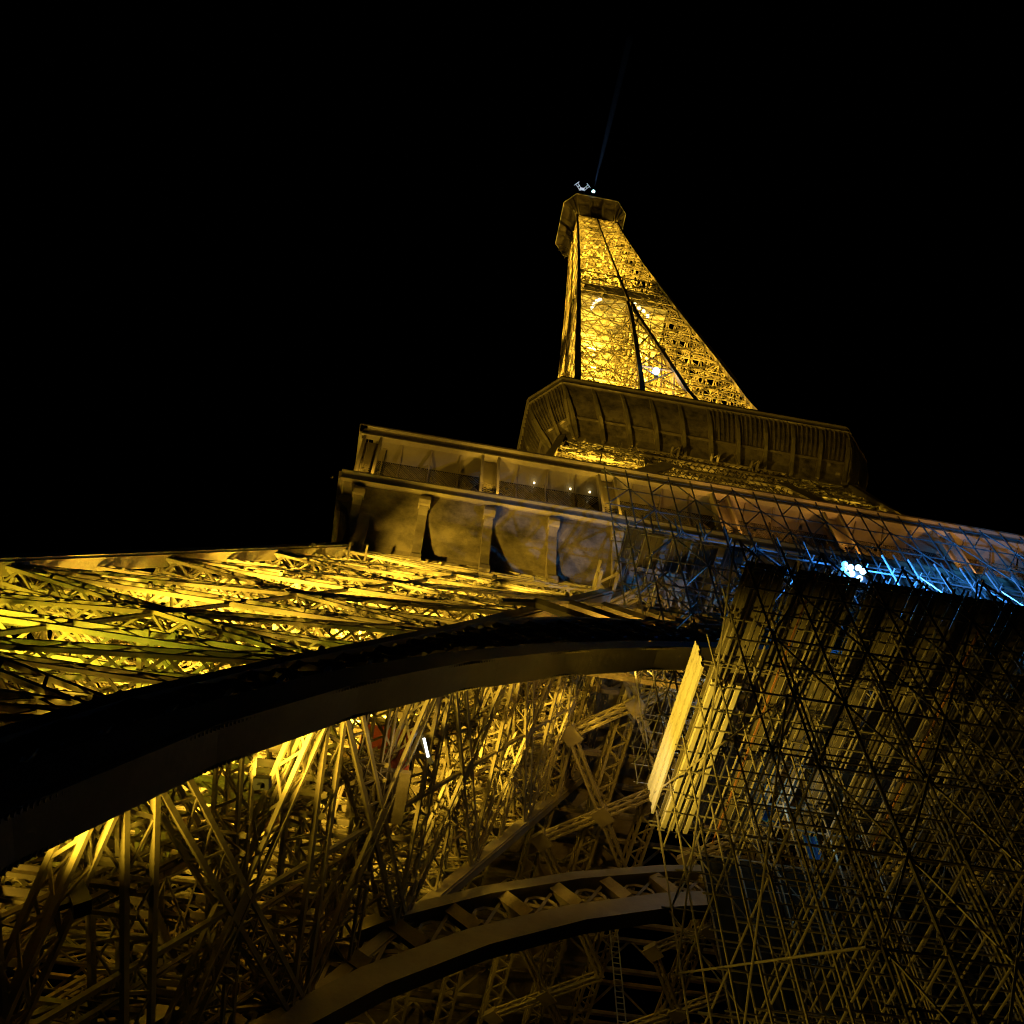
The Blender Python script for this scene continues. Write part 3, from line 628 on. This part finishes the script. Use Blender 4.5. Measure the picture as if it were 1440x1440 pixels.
# ------------------------------------------------------------------ scaffolds
def unit_tube(name, A, B, r, m):
    mb = MB(); mb.tube(A, B, r); return mb
def tubes(root, name, starts, vec, r, m):
    """equal tubes as separate objects that share one mesh"""
    first = None
    for p in starts:
        p = V(p)
        if first is None: first = MB().tube(p, p+V(vec), r).build(name, m, root); c0 = p
        else: copy(first, p-c0)
XL, NX, BX = -22.3, 19, 1.08
YD = [-52.4, -49.5, -46.5, -43.6]; YR = [-52.4, -50.9, -49.4, -48.0, -46.5, -45.0, -43.6]
SC = thing('scaffold', (-12, -48, GZ), 'dense tube scaffold under the right half of the arch, yellow lit on its left', 'scaffold')
ZD = 25.0; lifts = [GZ+0.4+2.0*i for i in range(12)]+[ZD-.25]
tubes(SC, 'standard', [(XL+BX*i, y, GZ) for i in range(NX+1) for y in YR], (0,0,ZD-GZ+1.0), .03, TUBED)
for y in YR: tubes(SC, 'ledger', [(XL-.25, y+.06, z) for z in lifts], (NX*BX+.5,0,0), .026, TUBED)
tubes(SC, 'transom', [(XL+BX*i+.06, YR[0]-.3, z+.09) for i in range(NX+1) for z in lifts], (0,9.4,0), .026, TUBED)
tubes(SC, 'guard_rail', [(XL-.25, y, z+1.0) for y in (YR[0]+.06, YR[2]+.06, YR[4]+.06, YR[6]+.06) for z in lifts[:-1]], (NX*BX+.5,0,0), .02, TUBED)
for y in (YR[0]-.06, YR[-1]+.12):
    tubes(SC, 'diagonal_brace', [(XL+BX*i, y, lifts[j]) for i in range(0, NX-1, 2) for j in range(0, 12, 2)], (2*BX,0,4.0), .026, TUBED)
    tubes(SC, 'diagonal_brace', [(XL+BX*(i+2), y+.06, lifts[j]) for i in range(0, NX-1, 2) for j in range(0, 12, 2)], (-2*BX,0,4.0), .026, TUBED)
tubes(SC, 'cross_tube', [(XL+BX*i-.07, YR[0], lifts[j]) for i in range(0, NX+1, 6) for j in range(6, 12, 3)], (0, 8.8, 6.0), .026, TUBED)
tubes(SC, 'cross_tube', [(XL+BX*i-.13, YR[-1], lifts[j]) for i in range(0, NX+1, 6) for j in range(6, 12, 3)], (0, -8.8, 6.0), .026, TUBED)
# decking on the top lift, joists beneath it, cream fascia boards along its left edge
for j, (ya, yb) in enumerate(zip(YD, YD[1:])):
    for i in range(int(NX*BX/.27)):
        x = XL+.14+.27*i
        if random.random() < .05: continue
        m = MB(); dz = random.uniform(-.015,.015); m.box((x, (ya+yb)/2, ZD+.06+dz), (.235, yb-ya-.05, .05)); m.build('deck_board', WOOD, SC)
for i in range(int(NX*BX/.36)):
    x = XL+.2+.36*i; dz = -.22*(i % 3 == 1); m = MB(); m.beam((x, YR[0]-.25, ZD-.14+dz), (x, YR[-1]+.3, ZD-.14+dz), .035, .05); m.build('joist', RUST if i % 13 == 4 else TUBED, SC)
for i in range(5):
    m = MB(); m.box((XL-.10+.05*(i % 2), -46.2, ZD+.35+.235*i), (.06, 5.4, .225)); m.build('fascia_board', CREAM, SC)
for i in range(4):
    m = MB(); m.box((XL+.12+.22*i, -46.2, ZD-.3), (.12, 5.4, .14)); m.build('edge_beam', CREAM, SC)
m = MB()
for i in range(NX+1):
    for y in YR:
        for z in lifts: m.box((XL+BX*i+.03, y+.03, z+.04), (.09, .09, .08))
m.build('couplers', STEEL, SC, 'stuff')
# lower lifts with a few working decks
for (z, i0, i1, j) in ((17.7, 6, 12, 2), (11.7, 2, 9, 2)):
    for i in range(int((i1-i0)*BX/.3)):
        m = MB(); m.box((XL+i0*BX+.15+.3*i, (YD[j]+YD[j+1])/2, z+.25), (.27, 2.7, .05)); m.build('deck_board', WOOD, SC) if i % 3 else None
for k in range(9):  # added dark sheets: hide the lit inner arch and keep the back of the scaffold dark
    x0, x1 = XL+1.2+2.16*k, XL+1.2+2.16*(k+1)-.06
    for (z0, z1) in ((GZ+.3, 9.2), (9.3, 17.0), (17.1, 24.2)):
        m = MB()
        for q in range(6):
            a, b = x0+(x1-x0)*q/6, x0+(x1-x0)*(q+1)/6; ya, yb = -43.2+.07*(q % 2), -43.2+.07*((q+1) % 2)
            m.box8([(a,ya,z0),(b,yb,z0),(b,yb+.02,z0),(a,ya+.02,z0),(a,ya,z1),(b,yb,z1),(b,yb+.02,z1),(a,ya+.02,z1)])
        m.build('added_dark_sheet', BACKING, SC)
# upper block hung in front of the first floor
UX, UN, UB = -20.3, 22, 1.3
UY = [-42.2, -40.2, -38.2]
US = thing('scaffold', (-6, -40, 26), 'upper tube scaffold in front of the first floor gallery, lit blue by a work lamp', 'scaffold')
ul = [30+2.0*i for i in range(15)]
ustarts = []
def utop(i, y): return 55.5 if y > -39 else (49.5 if y > -41 else 45.5)
for y, zt in zip(UY, (45.6, 49.6, 58.4)):
    tubes(US, 'standard', [(UX+UB*i, y, 29.0) for i in range(UN+1)], (0,0,zt-29.0), .045, STEEL)
    tubes(US, 'ledger', [(UX-.2, y+.06, z) for z in ul if z < zt], (UN*UB+.4,0,0), .038, STEEL)
    tubes(US, 'diagonal_brace', [(UX+UB*i, y-.06, z) for i in range(0, UN) for z in ul if z+2 < zt and (int(z)//2+i) % 3 == 0], (UB,0,2.0), .038, STEEL)
    tubes(US, 'diagonal_brace', [(UX+UB*(i+1), y-.06, z) for i in range(0, UN) for z in ul if z+2 < zt and (int(z)//2+i) % 3 == 1], (-UB,0,2.0), .038, STEEL)
tubes(US, 'transom', [(UX+UB*i+.06, UY[0]-.25, z+.09) for i in range(UN+1) for z in ul if z < 45.6], (0,4.5,0), .026, STEEL)
tubes(US, 'transom', [(UX+UB*i+.06, UY[1]-.25, z+.09) for i in range(UN+1) for z in ul if 45.6 < z < 49.6], (0,2.5,0), .026, STEEL)
for (z, i0, i1, j) in ((44.2, 0, 4, 0), (40.2, 6, 13, 0), (36.2, 7, 16, 1), (48.2, 0, 3, 1), (32.2, 9, 17, 0)):
    for i in range(int((i1-i0)*UB/.32)):
        if i % 4 == 3: continue
        m = MB(); m.box((UX+i0*UB+.16+.32*i, (UY[j]+UY[j+1])/2, z), (.29, 1.85, .05)); m.build('deck_board', WOOD, US)
# small cage of tubes hanging behind the arch
CG = thing('scaffold_cage', (-15.5, -30, 45), 'small cage of pale tubes hanging behind the arch beside the cream boards', 'scaffold')
cx = [-16.7, -15.5, -14.3]; cy = [-33.6, -31.2, -28.8, -26.4]
tubes(CG, 'standard', [(x, y, 45) for x in cx for y in cy], (0,0,3.4), .03, STEEL)
tubes(CG, 'ledger', [(x, cy[0]-.2, z) for x in cx for z in (45.2, 46.6, 48.0)], (0,7.6,0), .03, STEEL)
tubes(CG, 'transom', [(cx[0]-.2, y+.06, z) for y in cy for z in (45.2, 46.6, 48.0)], (2.8,0,0), .03, STEEL)
tubes(CG, 'diagonal_brace', [(cx[0]-.06, y, z) for y in cy[:3] for z in (45.2, 46.6)], (0,2.4,1.4), .03, STEEL)
lamp((-13.6,-31,46.3), 160, (.6,.75,1), CG, .1)
lamp((-24.6,-45.0,24.6), 80, (1,.95,.85), SC, .1, spot=70, aim=(-22.4,-44.6,25.8), blend=.8)  # second lamp: added unseen spot that whitens the cream boards
# ------------------------------------------------------------------ work lamps and other single things
wl = thing('work_light', (-10.9, -42.6, 43.0), 'dazzling blue white work light hanging in the upper scaffold', 'work light')
m = MB(); m.box((-10.9,-42.2,43.2),(1.4,.2,1.2)); m.beam((-10.9,-42.1,43.3),(-10.9,-42.1,45),.06,.06,(1,0,0)); m.build('housing', DARKM, wl)
for (dx, dz) in ((-.22,-.05),(0,.12),(.22,.18),(-.12,.25),(.30,.02),(-.05,-.2),(-.2,-.32),(.1,-.38)):
    m = MB(); m.sphere((-10.9+dx*1.8,-42.5,43.2+dz*1.7), .15); m.build('bulb', L_COLD if dx > -.1 else L_BLUE, wl, smooth=True)
lamp((-10.9,-42.9,43.1), 350, BLU, wl, .15); lamp((-11.2,-44.2,43.0), 21000, BLU, wl, .1, spot=66, aim=(-2,-40.2,47.0)); lamp((-10.6,-44.2,43.0), 5000, BLU, wl, .1, spot=38, aim=(-15.0,-39.4,47.6))
fl = thing('flash_lamp', (-.7,-12.5,145.4), 'blue white lamp glowing between the inner chords just above the second floor', 'lamp')
m = MB(); m.sphere((-.7,-12.8,145.6), .55, 10, 6); m.build('bulb', L_COLD, fl, smooth=True); m = MB(); m.box((-.7,-12.3,144.7),(.5,.4,.5)); m.build('housing', DARKM, fl)
lamp((-.7,-12.6,146.6), 350, BLU, fl, .2)
bc = thing('beacon', (-.85,-8.2,281), 'small pale cyan beacon lamp on the front edge of the summit cabin roof', 'lamp')
m = MB(); m.sphere((-.85,-8.6,281.3), .42, 10, 6); m.build('lens', L_BEAC, bc, smooth=True); m = MB(); m.tube((-.85,-7.6,280.6),(-.85,-8.4,281.1),.15); m.build('bracket', DARKM, bc)
lamp((-.4,-2.2,317), 900, WHT, bc, .2, spot=60, aim=(0,-.8,322))
lc = thing('lift_cabin', (-31, -38, 29.8), 'red lift cabin half hidden in the lattice of the left leg under the arch', 'lift')
def rb(c, d): return MB().box(c, d)
c = V((-30.3, -38.2, 31.0))
rb(tuple(c), (1.8, 2.2, 2.0)).build('body', RED, lc)
rb((c.x, c.y, c.z-1.2), (2.0, 2.4, .18)).build('floor', IRON2, lc)
rb((c.x+.97, c.y, c.z+.3), (.05, 1.7, .9)).build('window', GLASS, lc)
rb((c.x-.3, c.y-1.17, c.z-.1), (.9, .06, 1.7)).build('door', RED, lc)
lamp((-29.2,-41.0,28.8), 25, (1,.66,.2), lc, .2)  # added lamp without a fitting, brightens the cabin
tl = thing('tube_light', (-29, -40, 30.6), 'short white fluorescent tube light beside the red lift cabin', 'lamp')
MB().tube((-29.05,-40.2,30.7), (-28.8,-39.7,30.35), .05).build('tube', L_WHITE, tl); MB().beam((-29.2,-40.25,30.85), (-28.65,-39.45,30.3), .16, .06).build('housing', DARKM, tl)
ld = thing('ladder', (-13.9,-10,44), 'narrow steel ladder hanging in the dark below the inner arch', 'ladder')
m = MB()
for s in (-.25, .25): MB().beam((-13.9+s,-10,40), (-13.9+s,-10,49), .07, .07, (1,0,0)).build('rail', STEEL, ld)
for k in range(22): MB().beam((-14.15,-10,40.2+.4*k), (-13.65,-10,40.2+.4*k), .05, .05).build('rung', STEEL, ld)
for k, (p, s) in enumerate((((-19.0,-44.1,25.4),(.7,.05,.8)), ((-18.0,-44.1,24.2),(.5,.05,.9)))):
    t = thing('tarpaulin', p, ('large bright blue tarpaulin' if k == 0 else 'smaller narrow blue tarpaulin')+' tied inside the scaffold below the deck', 'tarpaulin')
    m = MB(); x, y, z = p; a, b, h = s; n = 5
    for i in range(n):
        x0, x1 = x-a/2+a*i/n, x-a/2+a*(i+1)/n; y0, y1 = y+.06*(i % 2), y+.06*((i+1) % 2)
        m.box8([(x0,y0,z-h/2),(x1,y1,z-h/2),(x1,y1+.02,z-h/2),(x0,y0+.02,z-h/2),(x0,y0,z+h/2),(x1,y1,z+h/2),(x1,y1+.02,z+h/2),(x0,y0+.02,z+h/2)])
    m.build('sheet', BLUEM, t)
    lamp((p[0]-.2, p[1]-1.2, p[2]-1.0), 5, (.4,.75,1), t, .1)  # added unseen lamp that lifts the blue of the sheet

# the beacon's beam: a slim shaft of night air lit by a narrow spot
bm = bpy.data.materials.new('night_air'); bm.use_nodes = True; bn = bm.node_tree
bn.nodes.remove(bn.nodes['Principled BSDF']); vs = bn.nodes.new('ShaderNodeVolumeScatter'); vs.inputs['Color'].default_value = (.75, .85, 1, 1); vs.inputs['Density'].default_value = .004
bn.links.new(vs.outputs[0], bn.nodes['Material Output'].inputs['Volume'])
b0 = V((-.8, -9.0, 282.2)); bd = V((13.5, -18, 119)).normalized()
mb = MB(); u = bd.cross(V((1,0,0))).normalized(); w = bd.cross(u); k = 10
for (t, r) in ((0, .5), (170, 1.5)):
    for i in range(k): a = 2*math.pi*i/k; mb.v.append(tuple(b0+bd*t+u*r*math.cos(a)+w*r*math.sin(a)))
for i in range(k): mb.f.append((i, (i+1) % k, k+(i+1) % k, k+i))
mb.f.append(tuple(reversed(range(k)))); mb.f.append(tuple(range(k, 2*k)))
hz = mb.build('beam_haze', bm); hz['kind'] = 'stuff'
lamp(b0-bd*.4, 130000, (.35, .6, 1), bc, .15, spot=2.0, aim=b0+bd*100, blend=.3)
